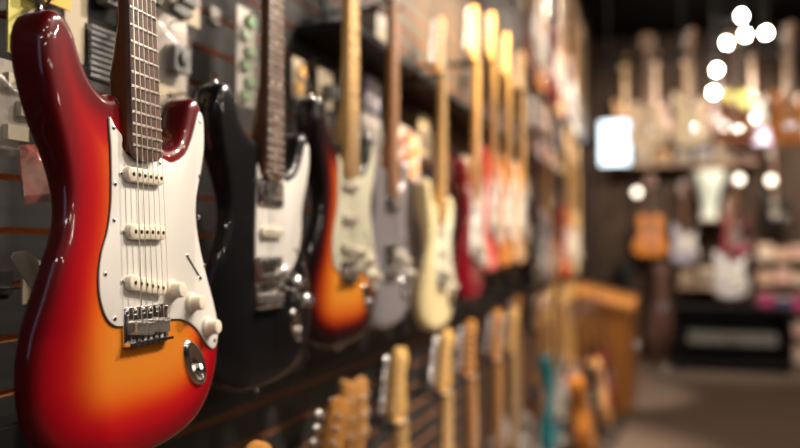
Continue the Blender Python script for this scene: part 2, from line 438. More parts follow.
def pu(kind):
    mb = MB()
    if kind == 'sc': mb.bbox((0, 0, 6), (70, 16.5, 8.5), 8)
    else: mb.bbox((0, 0, 5), (70, 37, 8), 4); mb.bbox((0, 0, 3), (84, 42, 2.2), 4)
    return mb
def mm_at(x, y, rz=0):   # placement inside a guitar of a small mesh built in mm around its own centre
    return Matrix.Translation((x / 1000, (y + 139) / 1000, 0)) @ Matrix.Rotation(rz, 4, 'Z') @ Matrix.Scale(.001, 4)
def knob_mesh():
    prof = [(13, 0), (13, 1.5), (12, 4), (10, 5.5), (9.2, 7), (8.6, 15), (8, 16.3), (6.5, 16.8), (.1, 16.8)]
    mb = MB(); n = 36; vs = []; fs = []
    for r, h in prof:
        for i in range(n):
            a = 2 * PI * i / n; q = r * (1 + (.03 if (i % 2 and 6 < h < 16) else 0)); vs.append((q * math.cos(a), q * math.sin(a), h + 2.4))
    for k in range(len(prof) - 1):
        for i in range(n):
            j = (i + 1) % n; fs.append((k * n + i, k * n + j, (k + 1) * n + j, (k + 1) * n + i))
    mb.add(vs, fs); return mb.mesh('control_knob', False, True, 30)
def bridge_mesh(hi):
    mb = MB()
    mb.bbox((0, 1, 2), (82, 40, 3.2), 3)
    mb.box((0, -18, 5), (82, 3, 9))
    if hi:
        for i in range(6):
            mb.lathe((-36 + i * 14.4, 16, 3.4), [(4, 0), (3.8, 1.2), (2, 2.2), (.1, 2.3)], 12)
            x = -26.2 + i * 10.48
            mb.tube([(x, -18, 7.5), (x, -6, 8)], 1.4, 6)
            mb.lathe((x, -19, 7.5), [(2.8, 0), (2.8, 1.6), (.1, 2)], 8, 'Y', Matrix.Rotation(PI, 3, 'Z'))
    return mb.mesh('bridge', True)
def saddle_mesh(i):
    x = -26.2 + i * 10.48; o = (i % 3) * 1.2
    mb = MB()
    mb.box((x, 0 - o, 10.5), (9.6, 15, 2.4)); mb.box((x, -7 - o, 7.5), (9.6, 2.2, 8.2)); mb.box((x, 4, 11.9), (9, 3, 1.6))
    for s in (-3, 3): mb.lathe((x + s, 4.5 - o, 3.6), [(1.3, 0), (1.3, 9.4), (.8, 10)], 8)
    return mb.mesh('saddle', True, True, 25)
def jack_meshes():
    # boat-shaped plate, drawn around its own centre, long axis along y
    o = []
    for k in range(28):
        a = 2 * PI * k / 28; c_, s_ = math.cos(a), math.sin(a)
        o.append((16 * math.copysign(abs(c_) ** 1.15, c_) * (1 - .12 * s_), 31 * s_))
    mb = MB(); n = len(o); vs = []; fs = []
    prof = [(1.08, 0), (1.05, 2.2), (.97, 4.6), (.86, 5.0), (.74, 3.6), (.52, 1.2), (.3, .7), (.02, .6)]
    for sc_, z in prof:
        for x, y in o: vs.append((x * sc_, y * sc_ - (1 - sc_) * 5, z))
    for k in range(len(prof) - 1):
        for i in range(n):
            j = (i + 1) % n; fs.append((k * n + i, k * n + j, (k + 1) * n + j, (k + 1) * n + i))
    mb.add(vs, fs)
    plate = mb.mesh('jack_plate', False, True, 50)
    s = MB(); M = Matrix.Rotation(math.radians(50), 3, 'X')
    s.lathe((0, -8, 1.5), [(6.5, 0), (6.5, 3), (4.8, 3.1), (4.8, 6), (2.5, 6.1), (2.4, 2)], 14, M=M)
    return plate, s.mesh('jack_socket', False, True, 30)
def screw_mesh():
    return MB().lathe((0, 0, 2.3), [(2.9, 0), (2.6, .8), (1.2, 1.5), (.1, 1.6)], 10).mesh('screw', False)
PGSCREWS = [(-46.4, 209), (-47, 150), (-51, 112), (-68, 57), (-55, 11), (36.7, 181), (130, 244), (124, 174), (119, 122), (128, 62), (146, -33)]

WALLM = Matrix(((0, 0, 1, 0), (1, 0, 0, 0), (0, 1, 0, 0), (0, 0, 0, 1)))       # faces +X (left wall)
BACKM = Matrix(((1, 0, 0, 0), (0, 0, -1, 0), (0, 1, 0, 0), (0, 0, 0, 1)))      # faces -Y (back wall)
def at_butt(M, x, y, z, rot=None, scale=1):
    """x, y, z = the point under the saddles; the root stands 139 mm below it"""
    R = M if rot is None else rot @ M
    off = R.to_3x3() @ Vector((0, -.139 * scale, 0))
    return Matrix.Translation(Vector((x, y, z)) + off) @ R @ Matrix.Scale(scale, 4)

def guitar(M, label, body, neckm=MAPLE, board=None, guard=GUARD, shape='strat', hs=6, lod=2, pickups=('sc', 'sc', 'sc'),
           pum=AGED, knobm=AGED, group=None, gkind=1, trem=False):
    t = thing('electric_guitar', label, 'guitar', M, group); hi = lod < 1
    board = board or neckm
    if shape == 'strat': bm_ = cached(('strat', hi), lambda: strat_outline_body(hi))
    else: bm_ = cached(('single', 0), lambda: body_mesh('body', SINGLE, 46, 7, 9, 14, None, None, 3))
    ob('body', bm_, body, t)
    if guard and shape == 'strat':
        g = ob('pickguard', cached(('pg', hi, gkind), lambda: pg_mesh(hi, gkind)), guard, t)
        if hi:
            ob('black_layer', cached('pgl', pg_layer), GUARDEDGE, g, label='thin black layer along the pickguard edge')
            for x, y in PGSCREWS: ob('screw', cached('screw', screw_mesh), CHROME, g, mm_at(x, y))
    neck = ob('neck', cached(('neck', hs, hi), lambda: neck_mesh(hs, hi)), neckm, t)
    if shape != 'strat': yoff = 0
    fb = ob('fretboard', cached(('board', lod <= 1), lambda: board_mesh() if lod <= 1 else far_board()), board, t)
    if lod <= 1:
        for i in range(1, 22): ob('fret', cached(('fret', i), lambda: fret_mb(MB(), i).mesh('fret', True)), FRETM, fb)
    def dots(i):
        mb = MB(); y = (fy(i) + fy(i - 1)) / 2
        for x in ((-12, 12) if i == 12 else (0,)): mb.lathe((x, y, 11.6), [(3.2, 0), (3.2, .75), (.1, .8)], 12)
        return mb.mesh('position_marker', True)
    if lod <= 1:
        for i in (3, 5, 7, 9, 12, 15, 17, 19, 21): ob('position_marker', cached(('dot', i), lambda: dots(i)), CLAY if board is not ROSEWOOD or hi else BONE, fb)
    ob('nut', cached('nut', lambda: MB().box((0, 649, 10), (42, 4, 8)).mesh('nut', True, False)), BONE, t)
    # pickups
    ys = (162, 100.5, 42.5); slant = (0, 0, math.radians(-9))
    if shape != 'strat': ys = (150, None, 38); slant = (0, 0, 0)
    for k, kind in enumerate(pickups):
        if ys[k] is None or kind is None: continue
        pk = cached(('pu', kind), lambda: pu(kind).mesh('pickup', False, True, 40))
        P = ob('pickup', pk, pum if kind == 'sc' else (CHROME if pum is AGED else pum), t, mm_at(1 if k < 2 else -3, ys[k], slant[k] if kind == 'sc' else 0))
        if lod <= 1:
            for i in range(6):
                pm = cached('pole', lambda: MB().lathe((0, 0, 9), [(2.5, 0), (2.4, 1.6), (1.8, 2), (.1, 2)], 10).mesh('pole_piece', False))
                ob('pole_piece', pm, DARKPOLE if hi else CHROME, P, Matrix.Translation((-26 + i * 10.4, -9 if kind == 'hb' else 0, 0)))
            if hi:
                for s in (-1, 1): ob('mounting_screw', cached('mscrew', lambda: MB().lathe((0, 0, 2), [(2.6, 0), (2.4, 2), (.1, 3)], 10).mesh('mounting_screw', False)), CHROME, P, Matrix.Translation((s * 38.5, 0, 0)))
    # controls
    kn = ((49.9, 35), (92.7, 17.4), (128.4, -14.6)) if shape == 'strat' else ((110, 10), (95, -35), (130, -40))
    for x, y in kn: ob('control_knob', cached('knob', knob_mesh), knobm, t, mm_at(x, y))
    if shape == 'strat':
        def sw():
            mb = MB(); a = math.atan2(48 - 73, 115 - 89)
            mb.box((102, 60.6, 2.5), (36, 3.0, .8), a); return mb.mesh('selector_switch', True, False)
        s_ = ob('selector_switch', cached('sw', sw), BLACKP, t)
        if lod <= 1:
            for x, y in ((88, 74), (116, 47)): ob('switch_screw', cached('bigscrew', lambda: MB().lathe((0, 0, 2.3), [(3.6, 0), (3.3, 1), (1.6, 2), (.1, 2.1)], 10).mesh('switch_screw', False)), CHROME, s_, mm_at(x, y))
        pl, so = cached('jack', jack_meshes)
        J = mm_at(98, -54, math.radians(33))
        j = ob('jack_plate', pl, CHROME, t, J)
        if lod <= 1:
            ob('jack_socket', so, CHROME, j)
            for q in (27, -27): ob('screw', cached('jscrew', lambda: MB().lathe((0, 0, 2.2), [(3.4, 0), (2.8, 2.2), (.1, 3.2)], 10).mesh('screw', False)), CHROME, j, Matrix.Translation((0, q, 0)))
    b = ob('bridge', cached(('bridge', hi), lambda: bridge_mesh(hi)), CHROME, t)
    if lod <= 1:
        for i in range(6): ob('saddle', cached(('saddle', i), lambda: saddle_mesh(i)), TUNERM, b)
    if trem:
        def arm():
            return MB().tube([(46, 10, 6), (47, 10, 20), (52, -5, 26), (60, -50, 30), (66, -95, 34), (68, -105, 34)], [4, 3, 2.8, 2.8, 2.8, 4.5], 8).mesh('tremolo_arm', True)
        ob('tremolo_arm', cached('arm', arm), CHROME, b)
    # strings
    if lod <= 1:
        for i in range(6): ob('string', cached(('str', i), lambda: string_mb(MB(), i, .62 - .07 * i).mesh('string', True)), STEEL, t)
    else:
        def ss():
            mb = MB()
            for i in range(6): string_mb(mb, i, .6)
            return mb.mesh('strings', True)
        ob('strings', cached('strs', ss), STEEL, t)
    for i in range(6): ob('tuner', cached(('tuner', hs, i), lambda: tuner_mesh(i, hs)), TUNERM, t)
    def sb(x, y): return MB().lathe((x, y, -22), [(5, 0), (3, 4), (3.4, 9), (6, 11), (5, 12.5), (.1, 13)], 12, 'Y', Matrix.Rotation(PI if y < 0 else 0, 3, 'Z') if False else None).mesh('strap_button', True)
    ob('strap_button', cached('sb', lambda: MB().tube([(0, -138, -22), (0, -142, -22), (0, -147, -22), (0, -150, -22)], [5, 3, 4, 6.5], 10).mesh('strap_button', True)), CHROME, t)
    if shape == 'strat':
        ob('strap_button', cached('sb2', lambda: MB().tube([(-122, 312, -22), (-122, 316, -22), (-123, 322, -22), (-123, 325, -22)], [5, 3, 4, 6.5], 10).mesh('strap_button', True)), CHROME, t)
    return t

def hanger(label, neck_pt, wall_pt, group, dirn='X'):
    """wall hook: plate on the slat wall, arm, and a padded yoke around the neck just under the headstock"""
    x, y, z = neck_pt
    t = thing('guitar_hanger', label, 'hanger', group=group, loc=(wall_pt, y, z) if dirn == 'X' else (x, wall_pt, z))
    L = (x - wall_pt) if dirn == 'X' else (wall_pt - y)
    def T(p): return p if dirn == 'X' else (p[1], -p[0], p[2])
    ob('wall_plate', MB().box(T((.004, 0, 0)), (.008, .05, .08) if dirn == 'X' else (.05, .008, .08)).mesh('wall_plate', smooth=False), BLKMETAL, t)
    ob('arm', MB().tube([T((0, 0, 0)), T((L - .05, 0, 0)), T((L - .035, 0, -.003))], .006).mesh('arm'), BLKMETAL, t)
    for s in (-1, 1):
        ob('yoke_prong', MB().tube([T((L - .04, 0, -.003)), T((L - .035, s * .024, -.003)), T((L - .015, s * .031, -.002)), T((L + .022, s * .031, .004))], .0055).mesh('yoke_prong'), RUBBER, t)
    return t
def hang_for(g, label, group, wall=WX, dirn='X'):
    p = g.matrix_world @ Vector((0, (645 + 139) / 1000, -.004))
    return hanger(label, (p.x, p.y, p.z - .004), wall, group, dirn)

# --- the cherry sunburst guitar in front
H3 = Matrix(((-.0555, -.0554, .9969, -.5363), (.9984, .0024, .0557, .7154), (-.0054, .9985, .0552, 1.2151), (0, 0, 0, 1)))
HM = H3 @ Matrix.Translation((0, -.139, 0))
hero = guitar(HM, 'cherry sunburst electric guitar with white pickguard in sharp focus at the front of the wall', CHERRY,
              NECKBROWN, ROSEWOOD, GUARD, lod=0)
hang_for(hero, 'black wall hook holding the cherry sunburst guitar at the front', 'guitar wall hooks')

# --- upper row along the wall: (Y, face X, saddle z, lean, spec)
UP = [
    (1.085, -.585, 1.222, 0, dict(label='glossy black guitar with white pickguard, hanging right behind the cherry sunburst one', body=BLACK, neckm=NECKBROWN, board=ROSEWOOD, lod=1, pickups=('hb', 'sc', 'hb'), pum=AGED, knobm=CHROME, trem=True, gkind=2)),
    (1.432, -.595, 1.250, 0, dict(scale=1.05, label='dark-edged orange sunburst guitar with maple neck and cream pickguard, third along the upper row', body=TOBACCO, neckm=MAPLE, guard=CREAMGUARD, lod=1)),
    (1.775, -.625, 1.245, 0, dict(label='silver grey guitar with reddish brown neck, between the sunburst and the cream guitars', body=GREY, neckm=ROSE_BROWN, guard=None, lod=1, pickups=('hb', None, 'hb'))),
    (2.13, -.60, 1.195, 0, dict(scale=.92, label='cream guitar with maple neck hanging between silver grey and dark red guitars', body=CREAM, neckm=MAPLE, guard=CREAMGUARD)),
    (2.49, -.585, 1.265, 0, dict(label='dark red guitar with light neck and white pickguard in the upper row', body=RED, neckm=MAPLE)),
    (2.84, -.60, 1.345, 0, dict(label='coral red guitar with white pickguard and brightly lit headstock, behind the dark red one', body=CORAL, neckm=MAPLE)),
    (3.18, -.61, 1.355, 0, dict(label='orange wood guitar with white pickguard, two places behind the dark red one', body=ORANGE, neckm=MAPLE)),
    (3.52, -.61, 1.36, 0, dict(label='tan wood guitar with white pickguard, last of the brightly lit maple necks', body=TAN, neckm=MAPLE)),
    (3.87, -.60, 1.22, 0, dict(label='blurred black guitar with brown neck deep in the upper row', body=BLACK, neckm=NECKBROWN, guard=BLACKP)),
    (4.24, -.60, 1.25, 0, dict(label='grey silver guitar deep in the upper row, behind the far black one', body=GREY, neckm=AMBER_MAPLE, hs=3, shape='single', guard=None, pickups=('hb', None, 'hb'))),
    (4.62, -.60, 1.235, 0, dict(label='dark single-cutaway guitar deep in the upper row before the red sunburst one', body=BROWN, neckm=NECKBROWN, hs=3, shape='single', guard=None, pickups=('hb', None, 'hb'))),
    (5.02, -.58, 1.235, 0, dict(label='red sunburst guitar with white pickguard far along the wall above the wooden counter', body=REDBURST, neckm=MAPLE)),
    (5.42, -.60, 1.235, 0, dict(label='orange guitar with white pickguard, behind the far red sunburst one', body=CORAL, neckm=MAPLE)),
    (5.85, -.60, 1.235, 0, dict(label='pale cream guitar last in the upper row, below the glowing screen', body=CREAM, neckm=MAPLE)),
]
SHORT = {1.085: 'upper glossy black guitar', 1.432: 'upper tobacco sunburst guitar', 1.775: 'upper silver grey guitar', 2.13: 'upper cream guitar',
         2.49: 'upper dark red guitar', 2.84: 'coral guitar with the bright headstock', 3.18: 'upper orange wood guitar', 3.52: 'upper tan wood guitar',
         3.87: 'far blurred black guitar', 4.24: 'far grey guitar', 4.62: 'far dark single-cutaway guitar', 5.02: 'far red sunburst guitar',
         5.42: 'far orange guitar', 5.85: 'last cream guitar'}
for Y, X, Z, a, d in UP:
    k_ = d.pop('scale', 1)
    g = guitar(at_butt(WALLM, X, Y, Z, Matrix.Rotation(math.radians(a), 4, 'X'), k_), **d)
    hang_for(g, 'black wall hook holding the ' + SHORT[Y], 'guitar wall hooks')

# --- lower row: headstocks rise under the upper row
LZ = 1.038 - .836
LOW = [
    (.985, -.56, -.02, 0, 'orange-tipped maple headstock guitar lowest at the bottom edge of the picture', BLACK, AMBER_MAPLE, 6, 0),
    (1.30, -.60, -.02, -3, 'amber headstock guitar, front one standing clear below the black guitar', BROWN, AMBER_MAPLE, 6, 0),
    (1.61, -.65, -.02, 0, 'lower row guitar with chrome tuners on both sides of its headstock, beside the amber one', BROWN, NATURAL, 3, 0),
    (1.945, -.64, .0, 3, 'slightly leaning maple headstock guitar in the lower row under the grey guitar', RED, MAPLE, 6, 0),
    (2.28, -.63, .01, 0, 'light maple headstock guitar in the lower row under the cream guitar', WHITE, MAPLE, 6, 0),
    (2.615, -.62, .01, 2, 'amber headstock guitar in the lower row under the dark red guitar', TOBACCO, AMBER_MAPLE, 6, 0),
    (2.95, -.61, .02, 0, 'lower row guitar with orange neck and a black body, under the coral guitar', BLACK, AMBER_MAPLE, 6, 0),
    (3.285, -.61, .0, 0, 'white guitar in the lower row with maple headstock, its horn tip showing at the bottom', WHITE, MAPLE, 6, 0),
    (3.60, -.65, .03, 0, 'white guitar in the lower row next to the teal guitar', WHITE, AMBER_MAPLE, 6, 0),
    (3.70, -.485, .29, 0, 'teal blue guitar hanging in the lower row', TEAL, NATURAL, 6, 0),
    (4.00, -.60, .02, 0, 'brown guitar of the lower row right behind the teal one', BROWN, AMBER_MAPLE, 6, 0),
    (4.36, -.60, .02, 0, 'dark blue guitar two places behind the teal one in the lower row', BLUE, MAPLE, 6, 0),
    (4.72, -.65, .03, 0, 'natural wood guitar of the lower row beside the amber acoustic guitar', NATURAL, MAPLE, 6, 0),
    (5.08, -.65, .03, 0, 'dark red guitar of the lower row beside the black acoustic guitar', RED, AMBER_MAPLE, 6, 0),
    (5.44, -.65, .03, 0, 'tan guitar of the lower row beside the honey acoustic guitar', TAN, MAPLE, 6, 0),
    (5.80, -.65, .03, 0, 'last guitar of the lower row, orange, right before the wooden counter', ORANGE, MAPLE, 6, 0),
]
LSHORT = {.985: 'nearest maple headstock guitar at the bottom edge', 1.30: 'front amber headstock guitar', 1.61: 'guitar with tuners on both sides, beside the amber one', 1.945: 'slightly leaning maple headstock guitar',
          2.28: 'lower maple headstock guitar under the cream one', 2.615: 'amber headstock guitar under the dark red one', 2.95: 'lower guitar with orange neck', 3.285: 'lower white guitar with maple headstock',
          3.60: 'lower white guitar next to the teal one', 3.70: 'teal blue guitar', 4.00: 'lower brown guitar behind the teal one', 4.36: 'lower dark blue guitar', 4.72: 'lower natural wood guitar', 5.08: 'lower far dark red guitar', 5.44: 'lower far tan guitar', 5.80: 'lower last orange guitar'}
for Y, X, dz, a, lab, b, n, hs, _ in LOW:
    g = guitar(at_butt(WALLM, X, Y, LZ + dz, Matrix.Rotation(math.radians(-6 if b is TEAL else -20), 4, 'Z') @ Matrix.Rotation(math.radians(a), 4, 'X')), lab, b, n, hs=hs,
               shape='strat' if hs == 6 else 'single', guard=GUARD if hs == 6 else None, lod=2)
    hang_for(g, 'low black wall hook holding the ' + LSHORT[Y], 'guitar wall hooks')

# --- top row, further along, above the first
TOP = [(3.75, -.58, 'top-row brown guitar, nearest to the bright yellow headstocks', BROWN, MAPLE), (4.15, -.60, 'top-row amber guitar, with light neck, second from the near end', ORANGE, MAPLE),
       (4.55, -.58, 'top-row dark red guitar, up near the ceiling', RED, NECKBROWN), (4.97, -.60, 'top-row tan guitar, in the middle of the row', TAN, MAPLE),
       (5.4, -.58, 'top-row silver grey guitar, near the ceiling', GREY, AMBER_MAPLE), (5.85, -.60, 'top-row cream guitar, above the glowing screen', CREAM, MAPLE),
       (6.3, -.60, 'last top-row brown guitar, at its far end', BROWN, MAPLE)]
for Y, X, lab, b, n in TOP:
    g = guitar(at_butt(WALLM, X, Y, 2.26), lab, b, n, lod=2)
    hang_for(g, 'high black wall hook of the ' + lab.split(',')[0], 'guitar wall hooks')

# ================================================================== WALL FITTINGS AND PACKS
tag(box_ob('display_rail', (-.775, 3.6, 1.055), (.045, 7.0, .06), BLKMETAL, bev=.004), 'long black display rail on the wall between the upper and lower guitars', 'rail')
tag(box_ob('wall_ledge', (-.725, 3.95, 1.80), (.14, 4.7, .022), BLKMETAL, bev=.003), 'long black ledge on the wall behind the guitar necks', 'shelf')
PAPER = mat('pack_paper', (.30, .26, .22), .6, noise=(60, 60, 60, (.20, .16, .13), 3))
WPAPER = mat('white_card', (.50, .45, .40), .5); YPAPER = mat('yellow_card', (.55, .50, .10), .5)
OPAPER = mat('orange_yellow_card', (.85, .42, .03), .5); CPAPER = mat('cream_card', (.42, .35, .24), .5)
LILAC = mat('lilac_card', (.50, .46, .56), .5); REDC = mat('red_card', (.5, .06, .03), .5)
BLUEC = mat('navy_card', (.03, .04, .15), .5); GREYC = mat('grey_plastic', (.16, .16, .16), .4)
GREENP = mat('green_print', (.20, .34, .18), .5)
BAG = mat('clear_bag', (.26, .23, .20), .25, alpha=.28); PINKBAG = mat('pink_bag', (.65, .16, .12), .25, alpha=.5)
HOOKM = mat('hook_wire', (.5, .48, .45), .25, 1.)
def pack(label, y, z, w_, h, card, item='strip', bag=None, x=-.74, tilt=0, group=None, name='accessory_pack', prints=None, ridges=0):
    """a carded pack hanging from a wire hook: header card with a hole strip, a bag or blister and what is inside"""
    top = z + h / 2
    t = thing(name, label, 'pack', Matrix.Translation((x, y, z - h / 2)) @ Matrix.Rotation(math.radians(tilt), 4, 'X'), group)
    # header card with a round hole strip
    mb = MB()
    mb.box((0, 0, h / 2), (.003, w_, h)); ob('card', mb.mesh('card', smooth=False), card, t)
    if item == 'strip':
        mb = MB()
        for k in range(4): mb.bbox((0, 0, 0), (.01, .01, .01), .003) if False else None
        n = max(2, int(h / .03))
        for k in range(n):
            zz = h * (k + .6) / (n + .4)
            mb.box((.006, w_ * (.12 if k % 2 else -.14), zz), (.008, w_ * .42, h / n * .5))
        ob('contents', mb.mesh('contents', smooth=False), GREYC if prints is None else prints, t)
    if item == 'ridged':
        mb = MB()
        for k in range(ridges): mb.tube([(.008, -w_ * .45, h * (k + .5) / ridges), (.008, w_ * .45, h * (k + .5) / ridges)], h / ridges * .38, 6)
        ob('contents', mb.mesh('contents'), GREYC, t)
    if item == 'coil':
        mb = MB()
        for q in range(3):
            r_ = min(w_, h) * (.36 - .06 * q)
            mb.tube([(.006 + .003 * q, r_ * math.cos(a * PI / 12), h * .42 + r_ * math.sin(a * PI / 12)) for a in range(25)], .0022, 6)
        ob('contents', mb.mesh('contents'), prints or BLACKP, t)
    if item == 'gadget':
        mb = MB().box((.014, 0, h * .4), (.02, w_ * .5, h * .32)); mb.lathe((.024, 0, h * .42), [(w_ * .14, 0), (w_ * .13, .006), (.001, .007)], 14, 'X')
        ob('contents', mb.mesh('contents', smooth=False), prints or GREYC, t)
    if bag:
        mb = MB(); nu, nv = 7, 9; vs = []; fs = []
        for sgn in (1,):
            for i in range(nv + 1):
                for j in range(nu + 1):
                    u = j / nu; v = i / nv; bulge = math.sin(PI * u) * math.sin(PI * v) ** .6
                    vs.append((.004 + .02 * bulge + .003 * math.sin(9 * u + 7 * v), (u - .5) * w_ * 1.15, v * h * .9 - .01))
        for i in range(nv):
            for j in range(nu):
                a = i * (nu + 1) + j; fs.append((a, a + 1, a + nu + 2, a + nu + 1))
        m2 = mb.add(vs, fs).mesh('clear_bag'); ob('clear_bag', m2, bag, t)
    # wire hook it hangs from
    hk = thing('wire_hook', 'wire hook of the ' + label, 'hook', group='wire hooks with packs', loc=(WX, y, top - .012))
    ob('wire', MB().tube([(0, 0, 0), (x - WX + .03, 0, 0), (x - WX + .04, 0, .008)], .002, 6).mesh('wire'), HOOKM, hk)
    ob('wall_clip', MB().box((.003, 0, .006), (.006, .03, .03)).mesh('wall_clip', smooth=False), HOOKM, hk)
    return t
pack('clear bag with paper slip left of the red guitar horn', .742, 1.47, .075, .105, PAPER, 'strip', BAG, prints=CPAPER)
pack('yellow-green label card at the top left behind the red guitar', .742, 1.566, .05, .07, YPAPER, 'strip', None, prints=CPAPER, x=-.735)
pack('orange-yellow pack at the top edge above the red guitar horn', .772, 1.64, .06, .075, OPAPER, 'strip', None, prints=BLUEC, x=-.72)
pack('navy and white card at the top left corner', .722, 1.632, .05, .07, BLUEC, 'strip', None, prints=WPAPER, x=-.745)
pack('tall cream card between the red horn and the grey ridged pack', .835, 1.605, .042, .12, CPAPER, 'none', None)
pack('grey ridged pack between the red guitar horn and its neck', .885, 1.565, .07, .075, GREYC, 'ridged', None, ridges=9)
pack('black pack above the grey ridged one, beside the brown neck', .885, 1.655, .06, .08, BLACKP, 'gadget', None)
pack('pinkish red translucent bag low behind the red guitar', .772, 1.405, .045, .08, PAPER, 'none', PINKBAG, tilt=8)
pack('white bag with a grey gadget, right of the front guitar neck', 1.06, 1.612, .085, .125, WPAPER, 'gadget', BAG, x=-.75)
pack('beige pack right of the front neck, under the white bag', 1.045, 1.528, .08, .05, CPAPER, 'strip', BAG, prints=PAPER)
pack('cream pack at the top edge right of the front guitar neck', 1.09, 1.70, .10, .055, CPAPER, 'strip', None, x=-.75)
pack('long white card with green prints beside the black guitar neck', 1.262, 1.65, .065, .18, WPAPER, 'strip', BAG, prints=GREENP, x=-.73)
pack('cream and orange card right of the black guitar neck', 1.50, 1.66, .055, .085, CPAPER, 'strip', BAG, prints=OPAPER, x=-.74)
pack('cream card with grey slot between black and sunburst guitar necks', 1.64, 1.665, .085, .09, CPAPER, 'gadget', None)
pack('lilac white card right of the sunburst guitar neck', 1.95, 1.71, .10, .085, LILAC, 'strip', None, prints=WPAPER)
pack('white card between the brown and the maple necks', 2.22, 1.60, .11, .12, WPAPER, 'strip', None, prints=REDC)
pack('cream pack left of the dark red guitar', 2.42, 1.66, .10, .13, CPAPER, 'coil', BAG)
pack('small tan card low behind the red guitar, left edge', .775, 1.245, .05, .03, CPAPER, 'none', None)
# black pouch whose round bottom shows at the top edge
t = thing('zip_pouch', 'black rounded pouch hanging at the top edge, right of the front guitar neck', 'pouch', loc=(-.705, 1.045, 1.705))
ob('pouch_body', MB().lathe((0, 0, .075), [(.002, -.078), (.03, -.074), (.052, -.055), (.06, -.02), (.06, .04), (.05, .062), (.01, .068)], 20, M=Matrix.Diagonal((.38, 1, 1))).mesh('pouch_body'), BLACKP, t)
ob('hang_loop', MB().tube([(0, -.012, .138), (0, -.01, .155), (0, .01, .155), (0, .012, .138)], .003).mesh('hang_loop'), BLACKP, t)
# pale strap hanging low behind the front guitar
t = thing('guitar_strap', 'pale cream strap end with white tip, hanging low left behind the red guitar', 'strap', loc=(-.69, .735, 1.205))
def ribbon(path, wd, th):
    mb = MB(); vs = []; fs = []
    for y, z, wv in path:
        for dx, dy in ((0, -wv / 2), (th, -wv / 2), (th, wv / 2), (0, wv / 2)): vs.append((dx, y + dy, z))
    for i in range(len(path) - 1):
        for k in range(4): j = (k + 1) % 4; fs.append((i * 4 + k, i * 4 + j, i * 4 + 4 + j, i * 4 + 4 + k))
    fs.append((3, 2, 1, 0)); n = len(vs); fs.append((n - 4, n - 3, n - 2, n - 1))
    return mb.add(vs, fs)
def flat(mb): mb.v = [(x * .45, y, z) for x, y, z in mb.v]; return mb
ob('webbing', flat(MB().tube([(0, -.05, .085), (0, -.035, .080), (0, -.018, .066), (0, -.004, .045), (0, .006, .027)], [.004, .013, .016, .013, .006], 12)).mesh('webbing'), mat('cream_webbing', (.50, .44, .32), .8), t)
ob('strap_tip', flat(MB().tube([(0, .010, .022), (0, .018, .008), (0, .026, -.010)], [.006, .0065, .006], 10)).mesh('strap_tip'), mat('white_leather', (.80, .75, .66), .5), t, label='white strap tip')

# boxes on the ledge, kept clear of the hooks
yy = 1.66; cs = [WPAPER, REDC, LILAC, CPAPER, BLUEC, OPAPER, PAPER, YPAPER]; names = ['white', 'red', 'lilac', 'cream', 'navy', 'orange', 'brown', 'yellow']
hooks = [y for y, *_ in UP]; k = 0
while yy < 6.1:
    wd = .07 + .05 * random.random(); h = .07 + .09 * random.random()
    if all(abs(yy + wd / 2 - q) > wd / 2 + .04 for q in hooks) and not 2.15 < yy < 3.35:
        near = min(range(len(UP)), key=lambda i: abs(UP[i][0] - yy)); side = 'before' if yy < UP[near][0] else 'past'
        t = thing('product_box', '%s product box, just %s the %s' % (names[k % 8], side, SHORT[UP[near][0]]), 'box', group='product boxes on the ledge', loc=(-.735, yy + wd / 2, 1.811))
        ob('carton', MB().box((0, 0, h / 2), (.07, wd, h)).mesh('carton', smooth=False), cs[k % 8], t)
        ob('front_label', MB().box((.0355, 0, h * .5), (.001, wd * .6, h * .35)).mesh('front_label', smooth=False), cs[(k + 3) % 8], t)
        k += 1
    yy += wd + .012

CP = [('white', WPAPER), ('lilac', LILAC), ('red', REDC), ('cream', CPAPER), ('orange', OPAPER), ('navy', BLUEC), ('yellow', YPAPER)]
for q, (Y, X, Z, a, d) in enumerate(UP[2:13]):
    Yn = UP[q + 3][0]; n, m = CP[q % 7]
    pack(n + ' carded pack just past the ' + SHORT[Y], (Y + Yn) / 2, 1.58, .13, .15, m, 'strip' if q % 2 else 'coil', BAG if q % 3 == 0 else None, x=-.745, prints=CP[(q + 3) % 7][1])
for q, (Y, X, lab, b, n_) in enumerate(TOP):
    n, m = CP[(q + 2) % 7]
    pack(n + ' pack high past the ' + lab.split(',')[0], Y + .2, 2.75, .14, .20, m, 'strip' if q % 2 else 'gadget', None, x=-.745, prints=CP[(q + 5) % 7][1])
# glowing white screen on a wall arm
t = thing('display_screen', 'glowing white display screen mounted far down the left wall', 'screen', loc=(-.40, 7.0, 1.98))
ob('housing', MB().box((0, .02, .225), (.28, .035, .42)).mesh('housing', smooth=False), BLKMETAL, t)
ob('screen_panel', MB().box((0, 0, .225), (.255, .006, .39)).mesh('screen_panel', smooth=False), mat('screen_glow', (.8, .9, 1), .4, emit=(.72, .88, 1.), es=2.6), t)
ob('wall_arm', MB().box((-.27, .03, .225), (.26, .03, .05)).mesh('wall_arm', smooth=False), BLKMETAL, t)

